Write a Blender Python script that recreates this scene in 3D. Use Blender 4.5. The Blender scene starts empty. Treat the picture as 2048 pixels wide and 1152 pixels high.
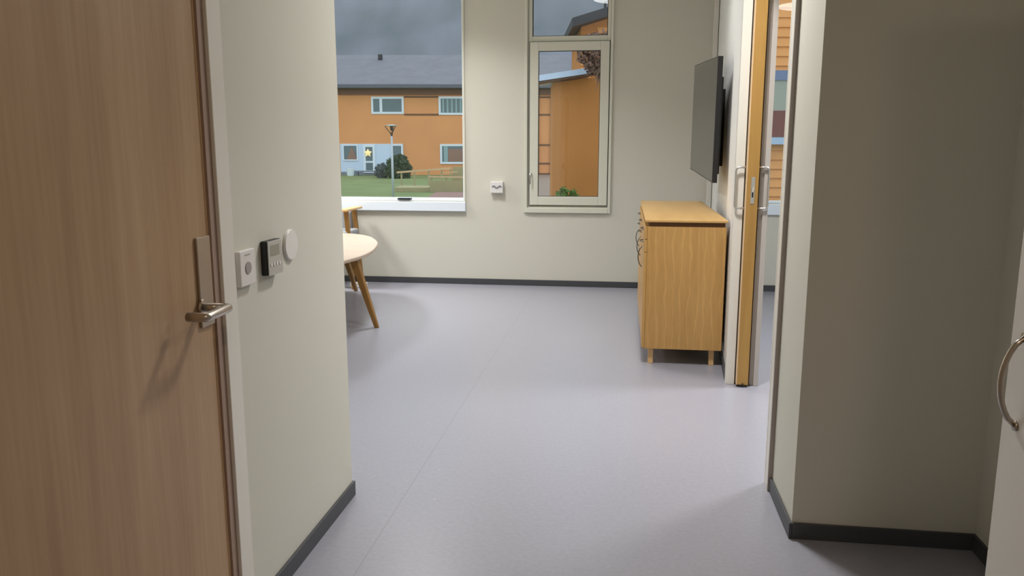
import bpy, bmesh, math, random
from mathutils import Vector, Matrix

# ------------------------------------------------------------------ camera, sky, lights, exposure
scn = bpy.context.scene
COL = scn.collection
EYE = 1.30
F_PX = 1598.0
PITCH = math.radians(10.078)
YAW = math.radians(8.031)

cam_data = bpy.data.cameras.new('camera')
cam_data.sensor_fit = 'HORIZONTAL'
cam_data.sensor_width = 36.0
cam_data.lens = F_PX / 2048.0 * 36.0
cam_data.clip_end = 3000
cam = bpy.data.objects.new('camera', cam_data)
COL.objects.link(cam)
cam.location = (0, 0, EYE)
cam.rotation_euler = (math.radians(90) - PITCH, 0, YAW)
scn.camera = cam

world = bpy.data.worlds.new('overcast_sky')
scn.world = world
world.use_nodes = True
wn = world.node_tree
wn.nodes['Background'].inputs['Color'].default_value = (0.82, 0.91, 1.0, 1)
wn.nodes['Background'].inputs['Strength'].default_value = 1.55

vs = scn.view_settings
vs.view_transform = 'Standard'
vs.look = 'None'
vs.gamma = 1.0
vs.use_curve_mapping = False
vs.exposure = 0.0

CEIL = 3.00
# ceiling lamps: x, y, radius, watts, colour, spread in degrees
ROOM_LAMPS = [
    (-0.15, 5.29, 0.28, 9, (1.0, 1.0, 0.99), 120),
    (-1.70, 6.15, 0.25, 30, (1.0, 1.0, 0.99), 125),
    (-3.95, 6.55, 0.36, 80, (1.0, 1.0, 0.99), 130),
    (0.10, 3.50, 0.17, 38, (1.0, 0.98, 0.95), 135),
]
ROOM2_LAMPS = [(2.05, 4.6, 0.29, 60, (0.96, 0.97, 1.0), 150)]
HALL_FILL_LAMPS = [(0.42, -0.5, 0.15, 10.5, (1.0, 0.70, 0.48), 160)]  # unseen fill lamp, added to warm and brighten the niche, cupboard and door

# ------------------------------------------------------------------ materials
def srgb(r, g, b):
    def c(v):
        v /= 255.0
        return v / 12.92 if v <= 0.04045 else ((v + 0.055) / 1.055) ** 2.4
    return (c(r), c(g), c(b), 1)

def mat(name, color, rough=0.6, metal=0.0, bump=0.0, bscale=200.0, var=0.0, vscale=3.0, spec=0.5):
    m = bpy.data.materials.new(name)
    m.use_nodes = True
    nt = m.node_tree
    b = nt.nodes['Principled BSDF']
    b.inputs['Base Color'].default_value = color
    b.inputs['Roughness'].default_value = rough
    b.inputs['Metallic'].default_value = metal
    b.inputs['Specular IOR Level'].default_value = spec
    tc = nt.nodes.new('ShaderNodeTexCoord')
    if bump > 0:
        n = nt.nodes.new('ShaderNodeTexNoise')
        n.inputs['Scale'].default_value = bscale
        n.inputs['Detail'].default_value = 3
        nt.links.new(tc.outputs['Object'], n.inputs['Vector'])
        bp = nt.nodes.new('ShaderNodeBump')
        bp.inputs['Strength'].default_value = bump
        bp.inputs['Distance'].default_value = 0.002
        nt.links.new(n.outputs['Fac'], bp.inputs['Height'])
        nt.links.new(bp.outputs['Normal'], b.inputs['Normal'])
    if var > 0:
        n2 = nt.nodes.new('ShaderNodeTexNoise')
        n2.inputs['Scale'].default_value = vscale
        n2.inputs['Detail'].default_value = 5
        nt.links.new(tc.outputs['Object'], n2.inputs['Vector'])
        r = nt.nodes.new('ShaderNodeValToRGB')
        r.color_ramp.elements[0].position = 0.3
        r.color_ramp.elements[1].position = 0.7
        r.color_ramp.elements[0].color = tuple(c * (1 - var) for c in color[:3]) + (1,)
        r.color_ramp.elements[1].color = tuple(min(1, c * (1 + var)) for c in color[:3]) + (1,)
        nt.links.new(n2.outputs['Fac'], r.inputs['Fac'])
        nt.links.new(r.outputs['Color'], b.inputs['Base Color'])
    return m

def wood(name, dark, light, scale=(14, 14, 0.8), rough=0.45, fine=0.35, cathedral=False):
    """grain running along z (object space) by default"""
    m = bpy.data.materials.new(name)
    m.use_nodes = True
    nt = m.node_tree
    b = nt.nodes['Principled BSDF']
    b.inputs['Roughness'].default_value = rough
    tc = nt.nodes.new('ShaderNodeTexCoord')
    mp = nt.nodes.new('ShaderNodeMapping')
    mp.inputs['Scale'].default_value = scale
    nt.links.new(tc.outputs['Object'], mp.inputs['Vector'])
    n = nt.nodes.new('ShaderNodeTexNoise')
    n.inputs['Scale'].default_value = 1.0
    n.inputs['Detail'].default_value = 4
    n.inputs['Distortion'].default_value = 0.6
    nt.links.new(mp.outputs['Vector'], n.inputs['Vector'])
    mp2 = nt.nodes.new('ShaderNodeMapping')
    mp2.inputs['Scale'].default_value = tuple(s * 9 for s in scale)
    nt.links.new(tc.outputs['Object'], mp2.inputs['Vector'])
    n2 = nt.nodes.new('ShaderNodeTexNoise')
    n2.inputs['Scale'].default_value = 1.0
    n2.inputs['Detail'].default_value = 6
    nt.links.new(mp2.outputs['Vector'], n2.inputs['Vector'])
    mx = nt.nodes.new('ShaderNodeMix')
    mx.data_type = 'FLOAT'
    mx.inputs[0].default_value = fine
    nt.links.new(n.outputs['Fac'], mx.inputs[2])
    nt.links.new(n2.outputs['Fac'], mx.inputs[3])
    r = nt.nodes.new('ShaderNodeValToRGB')
    r.color_ramp.elements[0].position = 0.32
    r.color_ramp.elements[1].position = 0.68
    r.color_ramp.elements[0].color = dark
    r.color_ramp.elements[1].color = light
    nt.links.new(mx.outputs[0], r.inputs['Fac'])
    out = r.outputs['Color']
    if cathedral:
        w = nt.nodes.new('ShaderNodeTexWave')
        w.bands_direction = 'X'
        w.inputs['Scale'].default_value = 1.6
        w.inputs['Distortion'].default_value = 7.0
        w.inputs['Detail'].default_value = 3
        w.inputs['Detail Scale'].default_value = 1.4
        mp3 = nt.nodes.new('ShaderNodeMapping')
        mp3.inputs['Scale'].default_value = (4.2, 4.2, 1.1)
        nt.links.new(tc.outputs['Object'], mp3.inputs['Vector'])
        nt.links.new(mp3.outputs['Vector'], w.inputs['Vector'])
        r2 = nt.nodes.new('ShaderNodeValToRGB')
        r2.color_ramp.elements[0].position = 0.86
        r2.color_ramp.elements[1].position = 0.97
        r2.color_ramp.elements[0].color = (1, 1, 1, 1)
        r2.color_ramp.elements[1].color = (1.13, 1.13, 1.2, 1)
        nt.links.new(w.outputs['Fac'], r2.inputs['Fac'])
        mu = nt.nodes.new('ShaderNodeMix')
        mu.data_type = 'RGBA'
        mu.blend_type = 'MULTIPLY'
        mu.inputs[0].default_value = 1.0
        nt.links.new(out, mu.inputs[6])
        nt.links.new(r2.outputs['Color'], mu.inputs[7])
        out = mu.outputs[2]
    nt.links.new(out, b.inputs['Base Color'])
    return m

def glass(name, fac=0.055, tint=(0.97, 0.985, 0.98, 1)):
    m = bpy.data.materials.new(name)
    m.use_nodes = True
    nt = m.node_tree
    nt.nodes.clear()
    o = nt.nodes.new('ShaderNodeOutputMaterial')
    t = nt.nodes.new('ShaderNodeBsdfTransparent')
    t.inputs['Color'].default_value = tint
    g = nt.nodes.new('ShaderNodeBsdfGlossy')
    g.inputs['Roughness'].default_value = 0.0
    x = nt.nodes.new('ShaderNodeMixShader')
    x.inputs['Fac'].default_value = fac
    nt.links.new(t.outputs[0], x.inputs[1])
    nt.links.new(g.outputs[0], x.inputs[2])
    nt.links.new(x.outputs[0], o.inputs['Surface'])
    return m

def emis(name, color, strength):
    m = bpy.data.materials.new(name)
    m.use_nodes = True
    b = m.node_tree.nodes['Principled BSDF']
    b.inputs['Base Color'].default_value = color
    b.inputs['Emission Color'].default_value = color
    b.inputs['Emission Strength'].default_value = strength
    return m

def floor_material():
    m = bpy.data.materials.new('grey_vinyl_floor')
    m.use_nodes = True
    nt = m.node_tree
    b = nt.nodes['Principled BSDF']
    tc = nt.nodes.new('ShaderNodeTexCoord')
    # fine fleck
    n = nt.nodes.new('ShaderNodeTexNoise')
    n.inputs['Scale'].default_value = 60
    n.inputs['Detail'].default_value = 8
    nt.links.new(tc.outputs['Object'], n.inputs['Vector'])
    r = nt.nodes.new('ShaderNodeValToRGB')
    base = srgb(146, 146, 156)
    r.color_ramp.elements[0].position = 0.3
    r.color_ramp.elements[1].position = 0.7
    r.color_ramp.elements[0].color = tuple(c * 0.95 for c in base[:3]) + (1,)
    r.color_ramp.elements[1].color = tuple(c * 1.05 for c in base[:3]) + (1,)
    nt.links.new(n.outputs['Fac'], r.inputs['Fac'])
    # sparse pale crumbs of dust
    v = nt.nodes.new('ShaderNodeTexVoronoi')
    v.inputs['Scale'].default_value = 7.5
    nt.links.new(tc.outputs['Object'], v.inputs['Vector'])
    lt = nt.nodes.new('ShaderNodeMath')
    lt.operation = 'LESS_THAN'
    lt.inputs[1].default_value = 0.022
    nt.links.new(v.outputs['Distance'], lt.inputs[0])
    mx = nt.nodes.new('ShaderNodeMix')
    mx.data_type = 'RGBA'
    nt.links.new(lt.outputs[0], mx.inputs[0])
    nt.links.new(r.outputs['Color'], mx.inputs[6])
    mx.inputs[7].default_value = srgb(196, 192, 192)
    # welded seams every 2 m across x
    sep = nt.nodes.new('ShaderNodeSeparateXYZ')
    nt.links.new(tc.outputs['Object'], sep.inputs[0])
    ad = nt.nodes.new('ShaderNodeMath'); ad.operation = 'ADD'; ad.inputs[1].default_value = 100.80
    md = nt.nodes.new('ShaderNodeMath'); md.operation = 'MODULO'; md.inputs[1].default_value = 2.0
    l2 = nt.nodes.new('ShaderNodeMath'); l2.operation = 'LESS_THAN'; l2.inputs[1].default_value = 0.004
    nt.links.new(sep.outputs['X'], ad.inputs[0])
    nt.links.new(ad.outputs[0], md.inputs[0])
    nt.links.new(md.outputs[0], l2.inputs[0])
    mx2 = nt.nodes.new('ShaderNodeMix')
    mx2.data_type = 'RGBA'
    nt.links.new(l2.outputs[0], mx2.inputs[0])
    nt.links.new(mx.outputs[2], mx2.inputs[6])
    mx2.inputs[7].default_value = srgb(134, 133, 140)
    nt.links.new(mx2.outputs[2], b.inputs['Base Color'])
    b.inputs['Roughness'].default_value = 0.30
    b.inputs['Specular IOR Level'].default_value = 0.55
    return m

WALL = mat('cream_wall_paint', srgb(207, 205, 193), 0.75, bump=0.15, bscale=500)
WHITEWALL = mat('white_wall_paint', srgb(226, 226, 224), 0.7, bump=0.15, bscale=500)
CEILM = mat('white_ceiling_paint', srgb(225, 223, 216), 0.85, bump=0.1, bscale=300)
FLOOR = floor_material()
SKIRT = mat('dark_grey_vinyl_skirting', srgb(66, 68, 72), 0.45, bump=0.05)
WHITEP = mat('white_gloss_paint', srgb(226, 223, 214), 0.35, bump=0.03, bscale=80)
WHITEPL = mat('white_plastic', srgb(226, 224, 222), 0.3)
OFFW = mat('greenish_white_window_paint', srgb(214, 214, 200), 0.35)
GREYTRIM = mat('grey_trim', srgb(168, 160, 152), 0.45)
SEAL = mat('dark_gasket', srgb(48, 46, 44), 0.6)
TAUPE = mat('taupe_door_frame', srgb(158, 134, 120), 0.7)
STEEL = mat('brushed_steel', srgb(190, 182, 172), 0.28, 1.0, bump=0.05, bscale=300)
SATIN = mat('satin_aluminium', srgb(206, 204, 200), 0.32, 0.9)
NICKEL = mat('dark_nickel', srgb(128, 120, 112), 0.35, 1.0)
CHROME = mat('chrome', srgb(230, 228, 224), 0.08, 1.0)
BLACK = mat('black_plastic', srgb(22, 22, 24), 0.4)
BLACKM = mat('black_metal', srgb(16, 16, 18), 0.45, 0.3)
SCREEN = mat('dark_glossy_screen', srgb(30, 30, 30), 0.12, spec=0.8)
GREYFAB = mat('grey_fabric', srgb(150, 152, 156), 0.9, bump=0.4, bscale=900)
DOORWOOD = wood('walnut_toned_oak_veneer', srgb(164, 131, 98), srgb(190, 161, 127), (9, 9, 0.45), 0.42, 0.3)
OAK = wood('golden_oak_veneer', srgb(178, 136, 76), srgb(194, 152, 90), (9, 9, 1.0), 0.42, 0.45, cathedral=True)
OAKTOP = wood('golden_oak_top', srgb(186, 146, 86), srgb(202, 164, 104), (12, 1.2, 12), 0.35, 0.4)
OAKEDGE = wood('orange_oak_edge', srgb(172, 130, 66), srgb(190, 148, 80), (20, 20, 0.8), 0.4, 0.4)
OAKPALE = mat('pale_oak_edge_band', srgb(226, 192, 150), 0.45)
LEGWOOD = wood('oak_leg', srgb(132, 94, 40), srgb(158, 116, 56), (30, 30, 2), 0.45, 0.4)
LEGPALE = wood('pale_oak_leg', srgb(205, 165, 110), srgb(222, 184, 132), (30, 30, 2), 0.45, 0.4)
BIRCH = wood('pale_birch_top', srgb(184, 166, 148), srgb(193, 176, 159), (2, 14, 14), 0.4, 0.3)
GLASS = glass('window_glass')
LAMPGLOW = emis('lamp_diffuser', (1.0, 0.98, 0.95, 1), 6.0)
ORANGE = mat('orange_painted_wall', srgb(228, 158, 102), 0.8, var=0.05, vscale=0.7)
ORANGE2 = mat('deep_orange_painted_wall', srgb(190, 124, 62), 0.8, var=0.05, vscale=1.2)
BAND = mat('brown_trim_band', srgb(112, 78, 56), 0.7)
SOFFIT = mat('brown_eaves', srgb(128, 92, 74), 0.7)
ROOFG = mat('grey_roof_tiles', srgb(116, 116, 124), 0.75, var=0.10, vscale=1.5)
ROOFD = mat('black_roof_edge', srgb(36, 38, 44), 0.6)
FASCIA = mat('pale_blue_metal_fascia', srgb(196, 212, 236), 0.4)
WINWHITE = mat('white_outdoor_paint', srgb(226, 236, 246), 0.5)
BLUEP = mat('blue_outdoor_paint', srgb(98, 116, 150), 0.5)
LIGHTBLUEP = mat('pale_blue_sill_paint', srgb(160, 186, 216), 0.5)
DIMGLASS = mat('dim_house_glass', srgb(96, 116, 122), 0.12, var=0.12, vscale=1.0)
GREYBLIND = mat('grey_blind', srgb(150, 156, 146), 0.8)
REDCURT = mat('dark_red_curtain', srgb(110, 58, 56), 0.9)
CURT = mat('brown_curtain', srgb(150, 118, 104), 0.9)
PALECURT = mat('pale_curtain', srgb(150, 176, 178), 0.9)
PLINTH = mat('grey_plinth', srgb(128, 134, 146), 0.85)
LAWN = mat('green_grass', srgb(116, 132, 80), 0.95, var=0.16, vscale=0.5)
DIRT = mat('red_brown_paving', srgb(150, 116, 108), 0.9, var=0.1)
BUSHG = mat('dark_green_leaves', srgb(74, 96, 70), 0.8)
BUSHGREY = mat('grey_green_leaves', srgb(110, 122, 124), 0.8)
PLANTG = mat('fresh_green_leaves', srgb(96, 128, 58), 0.8)
BROWNLEAF = mat('brown_twigs', srgb(132, 104, 92), 0.9)
TIMBER = mat('weathered_timber', srgb(206, 176, 138), 0.85, var=0.08, vscale=2)
TIMBERG = mat('greenish_timber', srgb(164, 156, 118), 0.85, var=0.08, vscale=2)
LAMPGREY = mat('grey_lamp_metal', srgb(196, 206, 216), 0.5)
LAMPDARK = mat('dark_lamp_metal', srgb(84, 70, 66), 0.5)

def mountain_material():
    m = bpy.data.materials.new('hazy_forested_slope')
    m.use_nodes = True
    nt = m.node_tree
    b = nt.nodes['Principled BSDF']
    b.inputs['Roughness'].default_value = 1.0
    b.inputs['Specular IOR Level'].default_value = 0.0
    tc = nt.nodes.new('ShaderNodeTexCoord')
    mp = nt.nodes.new('ShaderNodeMapping')
    mp.inputs['Scale'].default_value = (0.045, 0.03, 0.016)
    nt.links.new(tc.outputs['Object'], mp.inputs['Vector'])
    n = nt.nodes.new('ShaderNodeTexNoise')
    n.inputs['Scale'].default_value = 1.0
    n.inputs['Detail'].default_value = 7
    nt.links.new(mp.outputs['Vector'], n.inputs['Vector'])
    r = nt.nodes.new('ShaderNodeValToRGB')
    r.color_ramp.elements[0].position = 0.3
    r.color_ramp.elements[1].position = 0.75
    r.color_ramp.elements[0].color = srgb(104, 110, 114)  # distance haze is mixed into both slope colours
    r.color_ramp.elements[1].color = srgb(134, 136, 146)
    nt.links.new(n.outputs['Fac'], r.inputs['Fac'])
    nt.links.new(r.outputs['Color'], b.inputs['Base Color'])
    return m
MOUNT = mountain_material()

# ------------------------------------------------------------------ helpers
def empty(name, loc, label=None, cat=None, group=None):
    o = bpy.data.objects.new(name, None)
    o.empty_display_size = 0.1
    COL.objects.link(o)
    o.location = loc
    if label: o['label'] = label
    if cat: o['category'] = cat
    if group: o['group'] = group
    return o

def tag(o, label=None, cat=None, group=None, kind=None):
    if label: o['label'] = label
    if cat: o['category'] = cat
    if group: o['group'] = group
    if kind: o['kind'] = kind
    return o

def world_origin(p):
    v = Vector((0, 0, 0))
    while p is not None:
        v += Vector(p.location)
        p = p.parent
    return v

def link(name, bm, m, parent=None, bevel=0.0, smooth=False, origin=None, T=None):
    """bm is in world coordinates; the object's origin is put on its own base"""
    if T is not None:
        bm.transform(T)
    if origin is None:
        vs_ = [v.co for v in bm.verts]
        cx = (min(v.x for v in vs_) + max(v.x for v in vs_)) / 2
        cy = (min(v.y for v in vs_) + max(v.y for v in vs_)) / 2
        cz = min(v.z for v in vs_)
        origin = Vector((cx, cy, cz))
    bm.transform(Matrix.Translation(-Vector(origin)))
    bmesh.ops.recalc_face_normals(bm, faces=bm.faces)
    me = bpy.data.meshes.new(name)
    bm.to_mesh(me)
    bm.free()
    me.materials.append(m)
    if smooth:
        for p in me.polygons:
            p.use_smooth = True
    o = bpy.data.objects.new(name, me)
    COL.objects.link(o)
    if parent is not None:
        o.parent = parent
        o.location = Vector(origin) - world_origin(parent)
    else:
        o.location = origin
    if bevel > 0:
        mod = o.modifiers.new('bevel', 'BEVEL')
        mod.width = bevel
        mod.segments = 2
        mod.limit_method = 'ANGLE'
        mod.angle_limit = math.radians(40)
    return o

def box(bm, x0, x1, y0, y1, z0, z1):
    vs_ = [bm.verts.new(p) for p in ((x0, y0, z0), (x1, y0, z0), (x1, y1, z0), (x0, y1, z0),
                                     (x0, y0, z1), (x1, y0, z1), (x1, y1, z1), (x0, y1, z1))]
    for f in ((0, 3, 2, 1), (4, 5, 6, 7), (0, 1, 5, 4), (1, 2, 6, 5), (2, 3, 7, 6), (3, 0, 4, 7)):
        bm.faces.new([vs_[i] for i in f])

def boxes(*bs):
    bm = bmesh.new()
    for b in bs:
        box(bm, *b)
    return bm

def prism(bm, pts, z0, z1):
    lo = [bm.verts.new((p[0], p[1], z0)) for p in pts]
    hi = [bm.verts.new((p[0], p[1], z1)) for p in pts]
    n = len(pts)
    bm.faces.new(lo[::-1])
    bm.faces.new(hi)
    for i in range(n):
        bm.faces.new((lo[i], lo[(i + 1) % n], hi[(i + 1) % n], hi[i]))

def tube(bm, pts, r, n=12, caps=True):
    pts = [Vector(p) for p in pts]
    rs = r if isinstance(r, (list, tuple)) else [r] * len(pts)
    rings = []
    prev = None
    for i, p in enumerate(pts):
        if i == 0: d = pts[1] - p
        elif i == len(pts) - 1: d = p - pts[i - 1]
        else: d = (pts[i + 1] - p).normalized() + (p - pts[i - 1]).normalized()
        d.normalize()
        if prev is None:
            a = Vector((0, 0, 1)) if abs(d.z) < 0.9 else Vector((1, 0, 0))
            u = d.cross(a).normalized()
        else:
            u = (prev - d * prev.dot(d)).normalized()
        prev = u
        w = d.cross(u)
        rings.append([bm.verts.new(p + (u * math.cos(2 * math.pi * k / n) + w * math.sin(2 * math.pi * k / n)) * rs[i]) for k in range(n)])
    for a, b in zip(rings, rings[1:]):
        for k in range(n):
            bm.faces.new((a[k], a[(k + 1) % n], b[(k + 1) % n], b[k]))
    if caps:
        bm.faces.new(rings[0][::-1])
        bm.faces.new(rings[-1])

def rounded(pts, r, n=5):
    """fillet the inner corners of a polyline"""
    pts = [Vector(p) for p in pts]
    out = [pts[0]]
    for i in range(1, len(pts) - 1):
        a = (pts[i - 1] - pts[i]).normalized()
        b = (pts[i + 1] - pts[i]).normalized()
        p0 = pts[i] + a * r
        p1 = pts[i] + b * r
        for k in range(n + 1):
            t = k / n
            out.append(p0 * (1 - t) ** 2 + pts[i] * 2 * t * (1 - t) + p1 * t * t)
    out.append(pts[-1])
    return out

def disc(bm, c, axis, r, h, n=32, r2=None):
    c = Vector(c); axis = Vector(axis).normalized()
    tube(bm, [c, c + axis * h], [r, r if r2 is None else r2], n)

def spline_closed(ctrl, steps=8):
    n = len(ctrl)
    out = []
    for i in range(n):
        p0, p1, p2, p3 = (Vector(ctrl[(i + k - 1) % n]) for k in range(4))
        for s in range(steps):
            t = s / steps
            out.append(0.5 * ((2 * p1) + (-p0 + p2) * t + (2 * p0 - 5 * p1 + 4 * p2 - p3) * t * t + (-p0 + 3 * p1 - 3 * p2 + p3) * t ** 3))
    return out

def struct(name, bm, m, parent=None, **k):
    o = link(name, bm, m, parent, **k)
    if parent is None:
        o['kind'] = 'structure'
    return o

# ------------------------------------------------------------------ the rooms
XL, XR, YF = -0.993, 0.581, 7.401      # passage left face, passage right face, window wall face
YN = 2.613                              # niche wall face
YE = 2.724                              # end of the left passage wall
T = 0.14

# floors, ceiling
struct('floor', boxes((-4.6, 4.2, -1.6, YF + 0.02, -0.12, 0.0)), FLOOR, origin=(0, 0, 0))
struct('ceiling', boxes((-4.6, 4.2, -1.6, YF + 0.32, CEIL, CEIL + 0.15)), CEILM)

# window wall with three openings
W1 = (-3.30, -1.495, 0.790, 2.70)
W2 = (-0.895, -0.160, 0.745, 2.70)
W3 = (0.98, 2.35, 0.790, 2.70)
def wall_with_holes(x0, x1, y0, y1, z1, holes):
    bm = bmesh.new()
    x = x0
    for (a, b, c, d) in holes:
        box(bm, x, a, y0, y1, 0, z1)
        box(bm, a, b, y0, y1, 0, c)
        box(bm, a, b, y0, y1, d, z1)
        x = b
    box(bm, x, x1, y0, y1, 0, z1)
    return bm
struct('wall_back', wall_with_holes(-4.6, 4.2, YF, YF + 0.30, CEIL, [W1, W2, W3]), WALL)

# left passage wall with the doorway, returning into the left part of the room
struct('wall_left', boxes((XL - T, XL, -1.6, 0.93, 0, CEIL), (XL - T, XL, 0.93, 1.822, 2.10, CEIL),
                          (XL - T, XL, 1.822, YE, 0, CEIL)), WALL)
struct('wall_front_left', boxes((-4.6, XL - T, YE - T, YE, 0, CEIL)), WALL)
struct('wall_far_left', boxes((-4.74, -4.6, -1.6, YF + 0.3, 0, CEIL)), WALL)
struct('wall_behind', boxes((XL - T, 1.30, -1.74, -1.6, 0, CEIL)), WALL)
# right side
struct('wall_right', boxes((XR, XR + 0.175, YN, 3.045, 0, CEIL)), WALL)
struct('wall_niche', boxes((XR + 0.175, 1.157 + T, YN, YN + T, 0, CEIL)), WALL)
struct('wall_near_right', boxes((1.157, 1.157 + T, -1.6, YN, 0, CEIL)), WALL)
struct('wall_front_right', boxes((1.157 + T, 4.2, YN, YN + T, 0, CEIL)), WALL)
struct('wall_far_right', boxes((4.2, 4.34, YN, YF + 0.3, 0, CEIL)), WALL)

# the partition between the rooms is a little out of square: rotate it about its near corner
PIV = Vector((0.575, 4.40, 0))
SK = Matrix.Translation(PIV) @ Matrix.Rotation(math.radians(-3.55), 4, 'Z') @ Matrix.Translation(-PIV)
PY1 = 7.405
bm = boxes((0.583, 0.618, 4.470, PY1, 0, CEIL), (0.704, 0.742, 4.470, PY1, 0, CEIL), (0.618, 0.704, 5.75, PY1, 0, CEIL))
struct('wall_partition', bm, WHITEWALL, T=SK)
struct('wall_over_sliding_door', boxes((XR + 0.002, XR + 0.173, 3.045, 4.40, 2.24, CEIL)), WALL)
# jambs of the sliding door
struct('trim_1', boxes((0.575, 0.622, 4.395, 4.470, 0, 2.24)), WHITEP, T=SK, bevel=0.002)
struct('trim_2', boxes((0.700, 0.722, 4.395, 4.470, 0, 2.24)), GREYTRIM, T=SK, bevel=0.002)
struct('trim_3', boxes((0.722, 0.748, 4.385, 4.470, 0, 2.24)), mat('pale_grey_trim', srgb(192, 186, 180), 0.5), T=SK, bevel=0.002)
struct('trim_4', boxes((0.6225, 0.627, 4.402, 4.465, 0, 2.24)), SEAL, T=SK)
# casing round the near side of that opening
struct('trim_5', boxes((XR - 0.014, XR + 0.0, 2.992, 3.050, 0, 2.30)), WHITEP, bevel=0.002)
struct('trim_6', boxes((XR - 0.0145, XR + 0.19, 3.0505, 3.066, 0, 2.24)), WHITEP, bevel=0.001)
struct('trim_7', boxes((XR - 0.016, XR - 0.0005, 2.980, 2.9915, 0, 2.30)), GREYTRIM)  # grey colour stands for the shade on the casing's near edge
# cable duct in the far right corner
tpx = (SK @ Vector((0.583, 7.36, 0))).x
struct('trim_8', boxes((tpx - 0.045, tpx - 0.004, 7.372, YF - 0.001, 0.06, CEIL)), WHITEP, bevel=0.003)

# skirting
SH = 0.056
struct('baseboard_back', boxes((-4.6, 0.755, YF - 0.012, YF, 0, SH)), SKIRT, bevel=0.002)
struct('baseboard_back_right', boxes((0.96, 4.2, YF - 0.012, YF, 0, SH)), SKIRT, bevel=0.002)
struct('baseboard_left', boxes((XL, XL + 0.010, 1.905, YE + 0.010, 0, SH), (-4.6, XL, YE, YE + 0.010, 0, SH)), SKIRT, bevel=0.002)
struct('baseboard_right', boxes((XR - 0.010, XR, YN - 0.010, 2.979, 0, SH), (XR, 1.157, YN - 0.010, YN, 0, SH),
                                (1.147, 1.157, 1.43, YN - 0.010, 0, SH)), SKIRT, bevel=0.002)
struct('baseboard_partition', boxes((0.573, 0.583, 4.471, 7.36, 0, SH)), SKIRT, T=SK, bevel=0.002)

# ---- windows
def frame_boxes(x0, x1, z0, z1, w, y0, y1, wb=None):
    wb = w if wb is None else wb
    return [(x0, x0 + w, y0, y1, z0, z1), (x1 - w, x1, y0, y1, z0, z1),
            (x0 + w, x1 - w, y0, y1, z0, z0 + wb), (x0 + w, x1 - w, y0, y1, z1 - w, z1)]

w1 = empty('window_1', (-2.39, YF, 0.70)); w1['kind'] = 'structure'
link('window_frame', boxes(*frame_boxes(-3.299, -1.497, 0.791, 2.699, 0.022, YF + 0.06, YF + 0.14)), WINWHITE, w1, bevel=0.003)
link('pane', boxes((-3.28, -1.517, YF + 0.095, YF + 0.101, 0.81, 2.68)), GLASS, w1)
link('window_casing', boxes((-3.325, -3.300, YF - 0.014, YF - 0.0005, 0.78, 2.72), (-1.500, -1.482, YF - 0.014, YF - 0.0005, 0.78, 2.72)), OFFW, w1, bevel=0.002)
link('reveal_lining', boxes((-1.4995, -1.4955, YF, YF + 0.06, 0.792, 2.698)), WHITEP, w1)
link('window_sill', boxes((-3.325, -1.482, YF - 0.030, YF - 0.0005, 0.695, 0.782), (-3.299, -1.497, YF - 0.0005, YF + 0.06, 0.7905, 0.798)), WINWHITE, w1, bevel=0.004)

w2 = empty('window_2', (-0.53, YF, 0.69)); w2['kind'] = 'structure'
link('window_casing', boxes((-0.930, -0.902, YF - 0.020, YF - 0.0005, 0.690, 2.72), (-0.158, -0.136, YF - 0.020, YF - 0.0005, 0.690, 2.72),
                            (-0.902, -0.158, YF - 0.024, YF - 0.0005, 0.690, 0.735)), OFFW, w2, bevel=0.003)
link('window_frame', boxes((-0.894, -0.862, YF + 0.01, YF + 0.10, 0.746, 2.699), (-0.188, -0.161, YF + 0.01, YF + 0.10, 0.746, 2.699),
                           (-0.862, -0.188, YF + 0.01, YF + 0.10, 2.225, 2.268), (-0.862, -0.188, YF + 0.01, YF + 0.10, 0.746, 0.775),
                           (-0.862, -0.188, YF + 0.01, YF + 0.10, 2.66, 2.699)), OFFW, w2, bevel=0.003)
sash = link('sash', boxes(*frame_boxes(-0.880, -0.168, 0.762, 2.217, 0.078, YF - 0.012, YF + 0.009)), OFFW, w2, bevel=0.003)
link('gasket', boxes(*frame_boxes(-0.803, -0.245, 0.839, 2.140, 0.006, YF + 0.000, YF + 0.012)), SEAL, sash)
link('sash_groove', boxes(*frame_boxes(-0.884, -0.164, 0.758, 2.221, 0.006, YF - 0.004, YF + 0.0085)), SEAL, sash)
link('pane', boxes((-0.800, -0.248, YF + 0.013, YF + 0.019, 0.842, 2.137)), GLASS, sash)
bm = bmesh.new()
disc(bm, (-0.868, YF - 0.012, 1.043), (0, -1, 0), 0.013, 0.012, 20)
tube(bm, rounded([(-0.868, YF - 0.022, 1.043), (-0.868, YF - 0.040, 1.043), (-0.870, YF - 0.040, 0.955)], 0.010), 0.007)
h = link('window_handle', bm, SATIN, sash, smooth=True)
link('gasket', boxes(*frame_boxes(-0.8615, -0.1885, 2.2685, 2.659, 0.006, YF + 0.03, YF + 0.06)), SEAL, w2)
link('pane', boxes((-0.8555, -0.1945, YF + 0.040, YF + 0.046, 2.2745, 2.653)), GLASS, w2)

w3 = empty('window_3', (1.66, YF, 0.70)); w3['kind'] = 'structure'
link('window_frame', boxes(*frame_boxes(0.981, 2.349, 0.791, 2.699, 0.022, YF + 0.06, YF + 0.14)), WINWHITE, w3, bevel=0.003)
link('pane', boxes((1.00, 2.33, YF + 0.095, YF + 0.101, 0.81, 2.68)), GLASS, w3)
link('window_sill', boxes((0.965, 2.36, YF - 0.030, YF - 0.0005, 0.695, 0.788)), WINWHITE, w3, bevel=0.004)

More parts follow.
